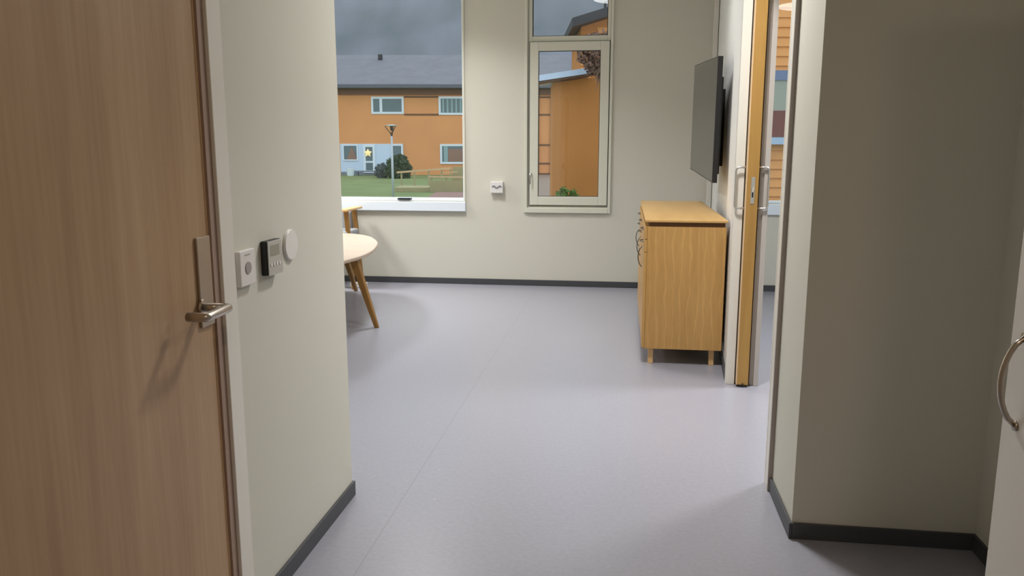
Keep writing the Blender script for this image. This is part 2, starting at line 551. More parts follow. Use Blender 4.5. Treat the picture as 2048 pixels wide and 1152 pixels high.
# ---- the wooden door in the left wall
d1 = empty('door_1', (XL - 0.03, 1.37, 0)); d1['kind'] = 'structure'
leaf = link('door_leaf', boxes((XL - 0.050, XL - 0.004, 0.950, 1.800, 0.008, 2.075)), DOORWOOD, d1, bevel=0.002)
link('edge_band', boxes((XL - 0.050, XL - 0.0035, 1.8003, 1.8053, 0.008, 2.075)), OAKPALE, leaf)
link('door_frame', boxes((XL - 0.10, XL - 0.002, 1.8062, 1.8215, 0, 2.0975), (XL - 0.10, XL - 0.002, 0.931, 0.948, 0, 2.0975),
                         (XL - 0.10, XL - 0.002, 0.948, 1.8065, 2.082, 2.0975)), TAUPE, d1)
link('door_casing', boxes((XL - 0.0005, XL + 0.012, 1.834, 1.900, 0, 2.16), (XL - 0.0005, XL + 0.012, 0.85, 0.926, 0, 2.16),
                          (XL - 0.0005, XL + 0.012, 0.926, 1.834, 2.09, 2.16)), WHITEP, d1, bevel=0.002)
link('rebate_strip', boxes((XL - 0.004, XL + 0.003, 1.8060, 1.8338, 0, 2.09)), TAUPE, d1)
HX = XL - 0.004
plate = link('handle_plate', boxes((HX, HX + 0.007, 1.738, 1.798, 0.872, 1.088)), STEEL, d1, bevel=0.0015)
bm = bmesh.new()
tube(bm, rounded([(HX + 0.006, 1.742, 0.923), (HX + 0.074, 1.742, 0.923), (HX + 0.074, 1.640, 0.921), (HX + 0.028, 1.640, 0.921)], 0.005, 3), 0.0108, 16)
link('lever', bm, STEEL, plate, smooth=True)
bm = bmesh.new()
disc(bm, (HX + 0.007, 1.742, 0.923), (1, 0, 0), 0.018, 0.006, 24)
link('rose', bm, STEEL, plate, bevel=0.001)

# ---- sliding door, pushed back into the wall
sd = empty('door_2', tuple(SK @ Vector((0.663, 4.9, 0)))); sd['kind'] = 'structure'
leaf = link('door_leaf', boxes((0.634, 0.692, 4.352, 5.50, 0.012, 2.23)), OAKEDGE, sd, T=SK, bevel=0.002)
link('edge_band', boxes((0.6282, 0.6338, 4.352, 5.50, 0.012, 2.23)), OAKPALE, leaf, T=SK)
link('floor_guide', boxes((0.660, 0.666, 4.345, 4.353, 0.0, 0.022), (0.640, 0.686, 4.350, 4.42, 0.001, 0.010)), BLACK, sd, T=SK)
for s, xf in ((-1, 0.6282), (1, 0.692)):
    bm = bmesh.new()
    tube(bm, rounded([(xf, 4.373, 0.975), (xf + s * 0.052, 4.373, 0.975), (xf + s * 0.052, 4.373, 1.190), (xf, 4.373, 1.190)], 0.022, 6), 0.0055, 12)
    link('pull_handle', bm, SATIN, sd, smooth=True, T=SK)
lp = link('lock_plate', boxes((0.654, 0.674, 4.3495, 4.3519, 1.000, 1.140)), SATIN, sd, T=SK, bevel=0.001)
link('latch_hook', boxes((0.659, 0.669, 4.340, 4.3495, 1.062, 1.092)), CHROME, lp, T=SK, bevel=0.003)
link('latch_slot', boxes((0.660, 0.668, 4.3482, 4.3494, 1.034, 1.060)), BLACK, lp, T=SK)

# ------------------------------------------------------------------ ceiling lamps
def lamp(x, y, r, watts, col, spread, label, grp=None):
    t = empty('ceiling_lamp', (x, y, CEIL), label, 'lamp', grp)
    bm = bmesh.new()
    disc(bm, (x, y, CEIL - 0.045), (0, 0, 1), r + 0.012, 0.0445, 48)
    link('housing', bm, WHITEPL, t, bevel=0.003)
    bm = bmesh.new()
    disc(bm, (x, y, CEIL - 0.062), (0, 0, 1), r - 0.02, 0.0165, 48, r2=r)
    link('diffuser', bm, LAMPGLOW, t, bevel=0.002)
    l = bpy.data.lights.new('lamp_light', 'AREA')
    l.shape = 'DISK'
    l.size = 2 * r
    l.energy = watts
    l.color = col
    l.spread = math.radians(spread)
    lo = bpy.data.objects.new('lamp_light', l)
    COL.objects.link(lo)
    lo.parent = t
    lo.location = (0, 0, -0.070)

LAMP_LABELS = ['round white ceiling lamp above the sideboard near the narrow window',
               'round white ceiling lamp above the low table by the big window',
               'round white ceiling lamp in the left part of the room near the armchair',
               'smaller round white ceiling lamp where the passage opens into the room']
for (x, y, r, w, c, s), lb in zip(ROOM_LAMPS, LAMP_LABELS):
    lamp(x, y, r, w, c, s, lb)
for (x, y, r, w, c, s) in ROOM2_LAMPS:
    lamp(x, y, r, w, c, s, 'round white ceiling lamp in the room behind the sliding door')

for (x, y, r, w, c, s) in HALL_FILL_LAMPS:
    lamp(x, y, r, w, c, s, 'added warm fill lamp, unseen, on the passage ceiling behind the viewer')

# ------------------------------------------------------------------ sideboard
sb = empty('sideboard', (0.36, 5.57, 0), 'golden oak sideboard on short legs below the wall-mounted television', 'sideboard')
SX0, SX1, SY0, SY1 = 0.135, 0.588, 4.745, 6.42
body = link('body', boxes((SX0, SX1, SY0, SY1, 0.098, 0.834)), OAK, sb, bevel=0.0015)
link('top', boxes((0.120, 0.594, SY0 - 0.012, SY1 + 0.012, 0.861, 0.874)), OAKTOP, sb, bevel=0.002)
link('top_spacer', boxes((SX0 + 0.015, SX1 - 0.01, SY0 + 0.004, SY1 - 0.004, 0.8345, 0.8605)), mat('gap_shade_brown', srgb(96, 62, 26), 0.7), sb)  # dark brown paints in the shade of the gap under the top
nleg = [(0.160, 4.775), (0.520, 4.775), (0.160, 6.36), (0.520, 6.36)]
for (x, y) in nleg:
    link('leg', boxes((x, x + 0.030, y, y + 0.030, 0.0, 0.0975)), LEGPALE, sb, bevel=0.002)
def bow(p, axis, L, out, r=0.004):
    """bow handle between two feet, standing off to -x"""
    bm = bmesh.new()
    p = Vector(p); a = Vector(axis)
    pts = []
    for k in range(13):
        t = k / 12
        s = math.sin(math.pi * t) ** 0.6
        pts.append(p + a * (t - 0.5) * L + Vector((-out * s, 0, 0)))
    tube(bm, pts, r, 10)
    for q in (pts[0], pts[-1]):
        disc(bm, q + Vector((0.001, 0, 0)), (-1, 0, 0), r * 1.8, 0.004, 14)
    return bm
cw = (SY1 - SY0 - 0.012) / 3
for i in range(3):
    a = SY0 + 0.004 + i * (cw + 0.002)
    b = a + cw - 0.001
    yc = a + 0.5 * cw
    for z0, z1 in ((0.760, 0.834), (0.684, 0.757)):
        d = link('drawer', boxes((0.117, SX0 - 0.0005, a, b, z0, z1)), OAK, sb, bevel=0.0015)
        link('handle', bow((0.116, yc, (z0 + z1) / 2), (0, 1, 0), 0.085, 0.018, 0.0035), NICKEL, d, smooth=True)
    d = link('door', boxes((0.117, SX0 - 0.0005, a, b, 0.103, 0.681)), OAK, sb, bevel=0.0015)
    link('handle', bow((0.116, b - 0.06, 0.590), (0, 0, 1), 0.13, 0.024, 0.0035), NICKEL, d, smooth=True)

# ------------------------------------------------------------------ television on its bracket
tv = empty('television', (0.51, 5.75, 1.10), 'black flat television swung out from the white wall above the sideboard', 'television')
# local frame of the set: u along its width, v up, w out of the screen
pn, pf = Vector((0.536, 5.16)), Vector((0.488, 6.32))
u = Vector((pf.x - pn.x, pf.y - pn.y, 0)); TW = u.length; u.normalize()
up = Vector((0, 0, 1))
w = up.cross(u).normalized()
if w.x > 0: w = -w
ROLL = math.radians(2.7)
u2 = u * math.cos(ROLL) + up * math.sin(ROLL)
v2 = -u * math.sin(ROLL) + up * math.cos(ROLL)
M = Matrix(((u2.x, v2.x, w.x, pn.x), (u2.y, v2.y, w.y, pn.y), (u2.z, v2.z, w.z, 1.072), (0, 0, 0, 1)))
TH = 0.765
def tvbox(*b): return boxes(*b)
bm = boxes((0, TW, 0, TH, -0.030, 0.0), (0.06, TW - 0.06, 0.05, TH - 0.12, -0.048, -0.030))
link('cabinet', bm, BLACK, tv, bevel=0.003, T=M)
link('screen', boxes((0.006, TW - 0.006, 0.008, TH - 0.006, 0.0003, 0.0015)), SCREEN, tv, T=M)
br = link('wall_bracket', boxes((0.545, 0.5825, 5.86, 6.05, 1.16, 1.69)), BLACKM, tv, T=SK)
for uu in (0.26, 0.72):
    link('vertical_rail', boxes((uu, uu + 0.035, 0.03, 0.62, -0.070, -0.0485)), BLACKM, br, T=M, bevel=0.003)
for yy, zz in ((5.88, 1.42), (5.88, 1.56)):
    bm = bmesh.new()
    tube(bm, [(0.640, yy + 0.05, zz), (0.600, yy - 0.02, zz), (0.560, yy - 0.10, zz)], 0.012, 10)
    link('arm', bm, BLACKM, br)

# ------------------------------------------------------------------ low table and chair
tb = empty('coffee_table', (-2.6, 5.75, 0), 'low pale wooden table with a rounded top and splayed oak legs by the big window', 'table')
ctrl = [(-1.867, 5.125, 0), (-1.833, 5.36, 0), (-1.848, 5.69, 0), (-1.95, 6.14, 0), (-2.10, 6.48, 0), (-2.19, 6.615, 0), (-2.30, 6.715, 0),
        (-2.47, 6.785, 0), (-2.80, 6.80, 0), (-3.15, 6.62, 0), (-3.36, 6.20, 0), (-3.42, 5.60, 0), (-3.30, 5.05, 0), (-3.1, 4.60, 0),
        (-2.70, 4.28, 0), (-2.25, 4.22, 0), (-1.98, 4.42, 0), (-1.885, 4.78, 0)]
bm = bmesh.new()
prism(bm, [(p.x, p.y) for p in spline_closed(ctrl, 5)], 0.514, 0.540)
link('tabletop', bm, BIRCH, tb, bevel=0.007)
def square_leg(bm, top, foot, wt, wf):
    top = Vector(top); foot = Vector(foot)
    r = []
    for c, s in ((foot, wf), (top, wt)):
        r.append([bm.verts.new(c + Vector((dx * s / 2, dy * s / 2, 0))) for dx, dy in ((-1, -1), (1, -1), (1, 1), (-1, 1))])
    bm.faces.new(r[0][::-1]); bm.faces.new(r[1])
    for k in range(4):
        bm.faces.new((r[0][k], r[0][(k + 1) % 4], r[1][(k + 1) % 4], r[1][k]))
for top, foot, m in (((-1.905, 5.43, 0.5135), (-1.765, 5.478, 0), LEGWOOD), ((-2.42, 6.56, 0.5135), (-2.410, 6.90, 0), LEGPALE),
                     ((-3.10, 6.30, 0.5135), (-3.28, 6.52, 0), LEGWOOD), ((-2.75, 4.95, 0.5135), (-2.90, 4.72, 0), LEGWOOD)):
    bm = bmesh.new()
    square_leg(bm, top, foot, 0.058, 0.032)
    link('leg', bm, m if m is LEGWOOD else LEGWOOD, tb, bevel=0.006)

ch = empty('armchair', (-2.72, 7.0, 0), 'wooden armchair with a grey seat behind the low table, half hidden by the wall corner', 'chair')
bm = bmesh.new()
for dy in (0,):
    square_leg(bm, (-2.508, 6.985, 0.716), (-2.455, 6.97, 0.0), 0.040, 0.030)
link('leg', bm, LEGWOOD, ch, bevel=0.004)
for top, foot in (((-3.00, 6.98, 0.716), (-3.06, 6.98, 0.0)), ((-2.53, 7.27, 0.716), (-2.49, 7.32, 0.0)), ((-3.00, 7.27, 0.716), (-3.04, 7.32, 0.0))):
    bm = bmesh.new()
    square_leg(bm, top, foot, 0.040, 0.030)
    link('leg', bm, LEGWOOD, ch, bevel=0.004)
link('armrest', boxes((-2.555, -2.468, 6.90, 7.33, 0.7165, 0.738)), LEGPALE, ch, bevel=0.006)
link('armrest', boxes((-3.045, -2.955, 6.90, 7.33, 0.7165, 0.738)), LEGPALE, ch, bevel=0.006)
link('seat', boxes((-2.975, -2.490, 6.93, 7.28, 0.44, 0.535)), GREYFAB, ch, bevel=0.02)
link('backrest', boxes((-2.965, -2.56, 7.285, 7.345, 0.50, 0.70)), GREYFAB, ch, bevel=0.02)

# small white cable box on the floor behind the table leg
bm = boxes((-2.52, -2.37, 7.05, 7.12, 0.0, 0.045))
ob = link('cable_box', bm, WHITEPL, None, bevel=0.006)
tag(ob, 'small white cable box on the floor behind the table legs', 'cable box')

# ------------------------------------------------------------------ things on the walls and sill
def sine_slot(bm, x, y, z, s):
    pts = []
    for k in range(9):
        a = math.pi * k / 8
        pts.append((x - s * math.cos(a), y, z + s * 0.9 * math.sin(a)))
    tube(bm, pts, 0.0055, 8)
so = empty('wall_socket', (-1.180, YF, 0.868), 'white surface-mounted power socket on the wall between the two windows', 'socket')
link('housing', boxes((-1.240, -1.124, YF - 0.045, YF - 0.0005, 0.870, 0.975)), WHITEPL, so, bevel=0.004)
bm = bmesh.new()
def wave(bm, x0, z0, y):
    pts = []
    for k in range(25):
        t = k / 24
        pts.append((x0 + t * 0.084, y, z0 + 0.009 * math.sin(t * 3 * math.pi)))
    tube(bm, pts, 0.0062, 8)
wave(bm, -1.224, 0.928, YF - 0.0465)
link('socket_face', bm, mat('grey_plastic', srgb(140, 140, 146), 0.5), so)

bx_ = boxes((-2.140, -2.012, YF - 0.020, YF + 0.045, 0.7985, 0.814))
ob = link('remote_control', bx_, BLACK, None, bevel=0.003)
tag(ob, 'small dark remote-like device lying on the white sill of the big window', 'device')

sw = empty('doorbell_switch', (XL, 1.955, 0.94), 'white square wall plate with a grey button, beside the wooden door', 'switch')
link('plate', boxes((XL + 0.0005, XL + 0.016, 1.918, 2.004, 0.938, 1.032)), WHITEPL, sw, bevel=0.003)
bm = bmesh.new()
disc(bm, (XL + 0.0162, 1.960, 0.985), (1, 0, 0), 0.016, 0.002, 28)
link('button', bm, mat('grey_button', srgb(160, 152, 152), 0.5), sw)
link('top_slot', boxes((XL + 0.0162, XL + 0.0166, 1.945, 1.975, 1.018, 1.021)), GREYTRIM, sw)

th = empty('thermostat', (XL, 2.125, 0.945), 'thermostat with black sides, a small display and four keys', 'thermostat')
link('housing', boxes((XL + 0.0005, XL + 0.020, 2.068, 2.160, 0.945, 1.041)), BLACK, th, bevel=0.003)
link('front', boxes((XL + 0.0202, XL + 0.0230, 2.069, 2.160, 0.944, 1.040)), mat('silver_front', srgb(196, 200, 200), 0.25, 0.3), th, bevel=0.002)
link('display', boxes((XL + 0.0232, XL + 0.0235, 2.082, 2.140, 0.998, 1.028)), mat('display_grey', srgb(150, 154, 144), 0.2), th)
for k in range(4):
    bm = bmesh.new()
    disc(bm, (XL + 0.0232, 2.085 + k * 0.018, 0.974), (1, 0, 0), 0.0055, 0.0015, 16)
    link('key', bm, WHITEPL, th)

bm = bmesh.new()
disc(bm, (XL + 0.0005, 2.262, 1.009), (1, 0, 0), 0.047, 0.008, 48, r2=0.044)
ob = link('cover_plate', bm, WHITEPL, None, bevel=0.001)
tag(ob, 'round white blank cover plate on the passage wall beyond the thermostat', 'cover plate')

# ------------------------------------------------------------------ wardrobe at the right edge
wd = empty('wardrobe', (0.90, 1.0, 0), 'tall white cupboard with a bow handle at the right edge of the photo', 'cupboard')
link('carcass', boxes((0.668, 1.150, 0.35, 1.412, 0.0, 2.15)), WHITEP, wd, bevel=0.002)
for (a, b, hy) in ((0.888, 1.412, 1.363), (0.352, 0.884, 0.40)):
    d = link('door', boxes((0.648, 0.6675, a, b, 0.06, 2.145)), WHITEP, wd, bevel=0.002)
    link('handle', bow((0.647, hy, 0.920), (0, 0, 1), 0.150, 0.030, 0.0048), STEEL, d, smooth=True)

# ------------------------------------------------------------------ outdoors (buildings stand square to their own street)
RH = Vector((math.cos(YAW), math.sin(YAW), 0))
FH = Vector((-math.sin(YAW), math.cos(YAW), 0))
OUT = Matrix(((RH.x, FH.x, 0, 0), (RH.y, FH.y, 0, 0), (0, 0, 1, 0), (0, 0, 0, 1)))
GZ = -0.36
def oobj(name, bm, m, parent=None, **k):
    return link(name, bm, m, parent, T=OUT, **k)
def oloc(r, d, z=GZ):
    return tuple(OUT @ Vector((r, d, z)))

g = oobj('lawn', boxes((-160, 160, 9.0, 420, GZ - 0.2, GZ)), LAWN)
g['kind'] = 'structure'

# mountain
bm = bmesh.new()
rng = random.Random(4)
nx, ny = 60, 24
grid = []
from mathutils import noise
for j in range(ny + 1):
    row = []
    for i in range(nx + 1):
        x = -420 + 840 * i / nx
        d = 260 + 420 * j / ny
        z = -2 + 290 * (j / ny) ** 0.9
        z += 16 * noise.fractal(Vector((x * 0.008, d * 0.008, 3.1)), 1.0, 2.0, 5) * (0.2 + j / ny)
        row.append(bm.verts.new((x, d, z)))
    grid.append(row)
for j in range(ny):
    for i in range(nx):
        bm.faces.new((grid[j][i], grid[j][i + 1], grid[j + 1][i + 1], grid[j + 1][i]))
mt = oobj('mountain', bm, MOUNT, smooth=True)
mt['kind'] = 'structure'

# long two-storey orange building
D = 47.0
bd = empty('apartment_building', oloc(-5, D + 4), 'long two-storey orange building with a grey roof across the lawn', 'building')
LX0, LX1 = -24.0, 8.0
EZ = 4.50
def owin(parent, x0, x1, z0, z1, fw, y, frame_m=WINWHITE, mull=None, glass_m=DIMGLASS, name='window'):
    bs = frame_boxes(x0, x1, z0, z1, fw, y - 0.06, y - 0.005)
    if mull is not None:
        bs.append((mull, mull + fw * 1.3, y - 0.06, y - 0.005, z0 + fw, z1 - fw))
    f_ = oobj(name, boxes(*bs), frame_m, parent)
    oobj('pane', boxes((x0 + fw, x1 - fw, y - 0.022, y - 0.006, z0 + fw, z1 - fw)), glass_m, f_)
    return f_
# facade with a recess for the white entrance
oobj('wall', boxes((LX0, LX1, D, D + 9, GZ, EZ)), ORANGE, bd)
bm = bmesh.new()
# roof: front slope from the eaves to the ridge and back down
def roof_prism(bm, x0, x1, prof):
    a = [bm.verts.new((x0, p[0], p[1])) for p in prof]
    b = [bm.verts.new((x1, p[0], p[1])) for p in prof]
    bm.faces.new(a); bm.faces.new(b[::-1])
    for k in range(len(prof)):
        k2 = (k + 1) % len(prof)
        bm.faces.new((a[k], b[k], b[k2], a[k2]))
roof_prism(bm, LX0 - 0.4, LX1 + 0.4, [(D - 0.6, EZ + 0.02), (D - 0.6, EZ + 0.24), (D + 5.0, 6.93), (D + 10.0, EZ + 0.24), (D + 10.0, EZ + 0.02)])
oobj('roof', bm, ROOFG, bd)
oobj('gutter', boxes((LX0 - 0.4, LX1 + 0.4, D - 0.74, D - 0.605, EZ + 0.03, EZ + 0.20)), mat('dark_gutter', srgb(92, 96, 106), 0.6), bd)
oobj('eaves_board', boxes((LX0, LX1, D - 0.06, D - 0.002, EZ - 0.33, EZ)), SOFFIT, bd)
oobj('roof_vent', boxes((-8.25, -8.0, D + 3.9, D + 4.1, 6.3, 6.85)), ROOFD, bd)
f1 = owin(bd, -8.08, -6.21, 3.11, 4.08, 0.12, D, mull=-7.60)
f2 = owin(bd, -4.21, -2.20, 3.06, 4.09, 0.12, D)
for k in range(7):
    oobj('blind_slat', boxes((-4.0 + k * 0.25, -3.90 + k * 0.25, D - 0.03, D - 0.0225, 3.20, 3.95)), PALECURT, f2)
f3 = owin(bd, -4.17, -2.10, 0.27, 1.41, 0.12, D)
oobj('curtain', boxes((-3.95, -3.72, D - 0.04, D - 0.023, 0.40, 1.28)), PALECURT, f3)
oobj('room_view', boxes((-3.70, -2.25, D - 0.04, D - 0.023, 0.40, 1.12)), CURT, f3)
for (x0, x1, z) in ((-6.20, -4.22, 4.07), (-6.20, -4.22, 3.08), (-2.19, 2.6, 4.05), (-2.19, 2.6, 3.07), (-2.09, 2.6, 1.36), (-2.09, 2.6, 0.30), (1.2, 2.6, -0.30)):
    oobj('trim_band', boxes((x0, x1, D - 0.035, D - 0.002, z - 0.045, z + 0.045)), BAND, bd)
for x in (1.52, 2.24):
    oobj('downpipe', boxes((x - 0.04, x + 0.04, D - 0.14, D - 0.05, GZ, EZ)), BAND, bd)
# white entrance part
ent = oobj('entrance_front', boxes((-9.95, -6.30, D - 0.05, D - 0.001, GZ + 0.18, 1.42)), mat('white_panel', srgb(206, 222, 244), 0.6), bd)
oobj('plinth', boxes((-9.95, -6.30, D - 0.055, D - 0.001, GZ, GZ + 0.179)), PLINTH, bd)
yE = D - 0.05
e1 = owin(bd, -9.80, -8.92, 0.46, 1.38, 0.07, yE)
bm = bmesh.new()
vsx = [(-9.27, 1.31), (-9.58, 0.53), (-8.99, 0.53)]
a = [bm.verts.new((x, yE - 0.045, z)) for x, z in vsx]
b = [bm.verts.new((x, yE - 0.024, z)) for x, z in vsx]
bm.faces.new(a); bm.faces.new(b[::-1])
for k in range(3):
    bm.faces.new((a[k], b[k], b[(k + 1) % 3], a[(k + 1) % 3]))
oobj('curtain', bm, CURT, e1)
dr = oobj('entrance_door', boxes(*frame_boxes(-8.62, -7.93, GZ + 0.12, 1.38, 0.14, yE - 0.06, yE - 0.003), (-8.48, -8.07, yE - 0.06, yE - 0.003, 0.34, 0.44)), WINWHITE, bd)
oobj('pane', boxes((-8.48, -8.07, yE - 0.03, yE - 0.004, GZ + 0.26, 0.34), (-8.48, -8.07, yE - 0.03, yE - 0.004, 0.44, 1.24)), DIMGLASS, dr)
e3 = owin(bd, -7.00, -6.32, 0.10, 1.40, 0.09, yE)
# lit star lamp hanging in the entrance door's pane
bm = bmesh.new()
c = Vector((-8.33, yE - 0.10, 0.90))
ring = []
for k in range(10):
    r = 0.25 if k % 2 == 0 else 0.13
    ang = math.pi / 2 + k * math.pi / 5
    ring.append(bm.verts.new(c + Vector((r * math.cos(ang), 0, r * math.sin(ang)))))
fr = bm.verts.new(c + Vector((0, -0.06, 0))); bk = bm.verts.new(c + Vector((0, 0.06, 0)))
for k in range(10):
    bm.faces.new((ring[k], ring[(k + 1) % 10], fr)); bm.faces.new((ring[(k + 1) % 10], ring[k], bk))
st = oobj('star_lamp', bm, emis('warm_star_glow', (1.0, 0.74, 0.34, 1), 0.5))
tag(st, 'glowing yellow star lamp in the glass of the white entrance door', 'lamp')
# white tub and low bench in front
bm = bmesh.new()
tube(bm, [oloc(-9.13, D - 1.4, GZ), oloc(-9.13, D - 1.4, GZ + 0.42)], [0.18, 0.24], 20)
ob = link('planter_tub', bm, WINWHITE)
tag(ob, 'white tub standing on the grass below the curtained entrance window', 'planter')
bn = empty('garden_bench', oloc(-8.5, D - 1.0), 'low grey garden bench in front of the white entrance', 'bench')
oobj('seat', boxes((-8.95, -7.45, D - 1.2, D - 0.8, GZ + 0.20, GZ + 0.27)), PLINTH, bn)
for x in (-8.85, -7.6):
    oobj('leg', boxes((x, x + 0.1, D - 1.15, D - 0.85, GZ, GZ + 0.1995)), PLINTH, bn)

# shrubs
def foliage(c, rx, ry, rz, n, leaf, seed):
    r = random.Random(seed)
    bm = bmesh.new()
    for _ in range(n):
        while True:
            p = Vector((r.uniform(-1, 1), r.uniform(-1, 1), r.uniform(-1, 1)))
            if 0.25 < p.length < 1: break
        p = p.normalized() * (p.length ** 0.5) * (0.85 + 0.3 * noise.noise(p * 2.2 + Vector((seed, 0, 0))))
        q = Vector((c[0] + p.x * rx, c[1] + p.y * ry, c[2] + p.z * rz))
        if q.z < GZ + 0.02: continue
        a = Vector((r.gauss(0, 1), r.gauss(0, 1), r.gauss(0, 1))).normalized()
        b = a.cross(Vector((r.gauss(0, 1), r.gauss(0, 1), r.gauss(0, 1)))).normalized()
        L = leaf * r.uniform(0.6, 1.3)
        vs_ = [bm.verts.new(q + a * L), bm.verts.new(q + b * L * 0.45), bm.verts.new(q - a * L), bm.verts.new(q - b * L * 0.45)]
        bm.faces.new(vs_)
    return bm
def shrub(name, label, c, rx, ry, rz, n, leaf, seed, m):
    t = empty(name, oloc(c[0], c[1], GZ), label, 'shrub')
    bm = foliage(c, rx, ry, rz, n, leaf, seed)
    oobj('foliage', bm, m, t)
    bm = bmesh.new()
    for k in range(5):
        a = k * 1.26
        tube(bm, [Vector((c[0], c[1], GZ)), Vector((c[0] + 0.5 * rx * math.cos(a), c[1] + 0.5 * ry * math.sin(a), c[2] + 0.3 * rz))], [0.03, 0.01], 6)
    oobj('stem', bm, BROWNLEAF, t)
shrub('shrub', 'dark green bushy shrub between the lamp post and the ramp', (-5.95, 42.0, 0.12), 0.78, 0.6, 0.82, 3800, 0.085, 3, BUSHG)
shrub('shrub', 'grey-green low shrub at the left of the dark green one', (-6.85, 42.5, -0.05), 0.42, 0.4, 0.50, 1500, 0.075, 8, BUSHGREY)

# lamp post
lpst = empty('street_lamp', oloc(-3.70, 25.0), 'slim grey lamp post with a flared disc head standing on the lawn', 'street lamp')
bm = bmesh.new()
tube(bm, [(-3.70, 25, GZ), (-3.70, 25, 1.62)], [0.040, 0.028], 14)
oobj('pole', bm, LAMPGREY, lpst, smooth=True)
bm = bmesh.new()
tube(bm, [(-3.70, 25, 1.90), (-3.70, 25, 1.915), (-3.70, 25, 1.945)], [0.16, 0.215, 0.05], 28)
oobj('lamp_disc', bm, LAMPGREY, lpst)
bm = bmesh.new()
tube(bm, [(-3.70, 25, 1.60), (-3.70, 25, 1.72)], [0.030, 0.045], 12)
tube(bm, [(-3.70, 25, 1.76), (-3.70, 25, 1.899)], [0.030, 0.050], 12)
oobj('lamp_holder', bm, LAMPDARK, lpst)
for k in range(3):
    a = math.radians(180 + 120 * k)
    bm = bmesh.new()
    tube(bm, [(-3.70, 25, 1.64), (-3.70 + 0.20 * math.cos(a), 25 + 0.20 * math.sin(a), 1.90)], 0.012, 8)
    oobj('arm', bm, LAMPDARK, lpst)

# wooden ramp with railings
rp = empty('wooden_ramp', oloc(-3.1, 30), 'light wooden ramp with railings in front of the orange building', 'ramp')
def bar(bm, p, q, hw, hh):
    p = Vector(p); q = Vector(q)
    d = (q - p).normalized()
    s = d.cross(Vector((0, 0, 1))).normalized() * hw
    t_ = Vector((0, 0, hh))
    r0 = [bm.verts.new(p + a * s + b * t_) for a, b in ((-1, -1), (1, -1), (1, 1), (-1, 1))]
    r1 = [bm.verts.new(q + a * s + b * t_) for a, b in ((-1, -1), (1, -1), (1, 1), (-1, 1))]
    bm.faces.new(r0); bm.faces.new(r1[::-1])
    for k in range(4):
        bm.faces.new((r0[k], r0[(k + 1) % 4], r1[(k + 1) % 4], r1[k]))
bm = bmesh.new(); bar(bm, (-4.42, 31, 0.30), (-2.35, 31, 0.46), 0.05, 0.035); oobj('handrail', bm, TIMBER, rp)
bm = bmesh.new(); bar(bm, (-3.05, 29.5, 0.19), (-1.55, 29.5, 0.17), 0.05, 0.03); oobj('handrail', bm, TIMBER, rp)
bm = bmesh.new(); bar(bm, (-2.60, 30.5, 0.30), (-2.05, 30.5, 0.34), 0.04, 0.02); oobj('handrail', bm, TIMBER, rp)
for x in (-4.25, -3.75, -3.2, -2.7, -2.36):
    zt = 0.27 + (x + 4.42) * 0.077
    oobj('post', boxes((x - 0.03, x + 0.03, 30.97, 31.03, GZ, zt)), TIMBERG, rp)
for x in (-2.95, -2.40, -1.95, -1.6):
    oobj('post', boxes((x - 0.03, x + 0.03, 29.47, 29.53, GZ, 0.155)), TIMBERG, rp)
bm = boxes((-2.30, -1.2, 31.2, 31.26, GZ, 0.50))
oobj('screen_boards', bm, TIMBERG, rp)
oobj('deck', boxes((-4.3, -1.2, 29.4, 31.1, GZ + 0.005, GZ + 0.16)), TIMBERG, rp)
oobj('edge_board', boxes((-3.0, -1.2, 29.30, 29.38, GZ + 0.005, GZ + 0.42)), TIMBERG, rp)
bm = oobj('path', boxes((-2.75, 0.4, 25.0, 29.2, GZ + 0.001, GZ + 0.02)), DIRT); bm['kind'] = 'structure'
bm = oobj('path', boxes((0.55, 3.4, 15.9, 46.9, GZ + 0.001, GZ + 0.02)), mat('grey_brown_paving', srgb(140, 122, 108), 0.9, var=0.08)); bm['kind'] = 'structure'

# near orange building: low annexe and a taller gabled part behind
D2 = 14.0
an = empty('annexe', oloc(2.2, D2 + 1), 'low orange annexe with a pale blue roof edge outside the narrow window', 'building')
bm = bmesh.new()
AX0, AX1 = 0.700, 2.60
prof = [(AX0, GZ), (AX1, GZ), (AX1, 2.60), (AX0, 2.36)]
a = [bm.verts.new((x, D2, z)) for x, z in prof]
b = [bm.verts.new((x, D2 + 0.9, z)) for x, z in prof]
bm.faces.new(a); bm.faces.new(b[::-1])
for k in range(4):
    bm.faces.new((a[k], b[k], b[(k + 1) % 4], a[(k + 1) % 4]))
oobj('wall', bm, ORANGE2, an)
def slanted(bm, x0, x1, y0, y1, za, zb, h):
    bot = [bm.verts.new(p) for p in ((x0, y0, za), (x1, y0, zb), (x1, y1, zb), (x0, y1, za))]
    top = [bm.verts.new(p) for p in ((x0, y0, za + h), (x1, y0, zb + h), (x1, y1, zb + h), (x0, y1, za + h))]
    bm.faces.new(bot[::-1]); bm.faces.new(top)
    for k in range(4):
        bm.faces.new((bot[k], bot[(k + 1) % 4], top[(k + 1) % 4], top[k]))
bm = bmesh.new(); slanted(bm, 0.42, 1.36, D2 - 0.30, D2 + 1.0, 2.36, 2.50, 0.095); oobj('roof', bm, FASCIA, an)
bm = bmesh.new(); slanted(bm, 0.46, 1.36, D2 - 0.24, D2 + 0.0, 2.330, 2.470, 0.029); oobj('eaves_strip', bm, mat('brown_strip', srgb(120, 84, 70), 0.7), an)

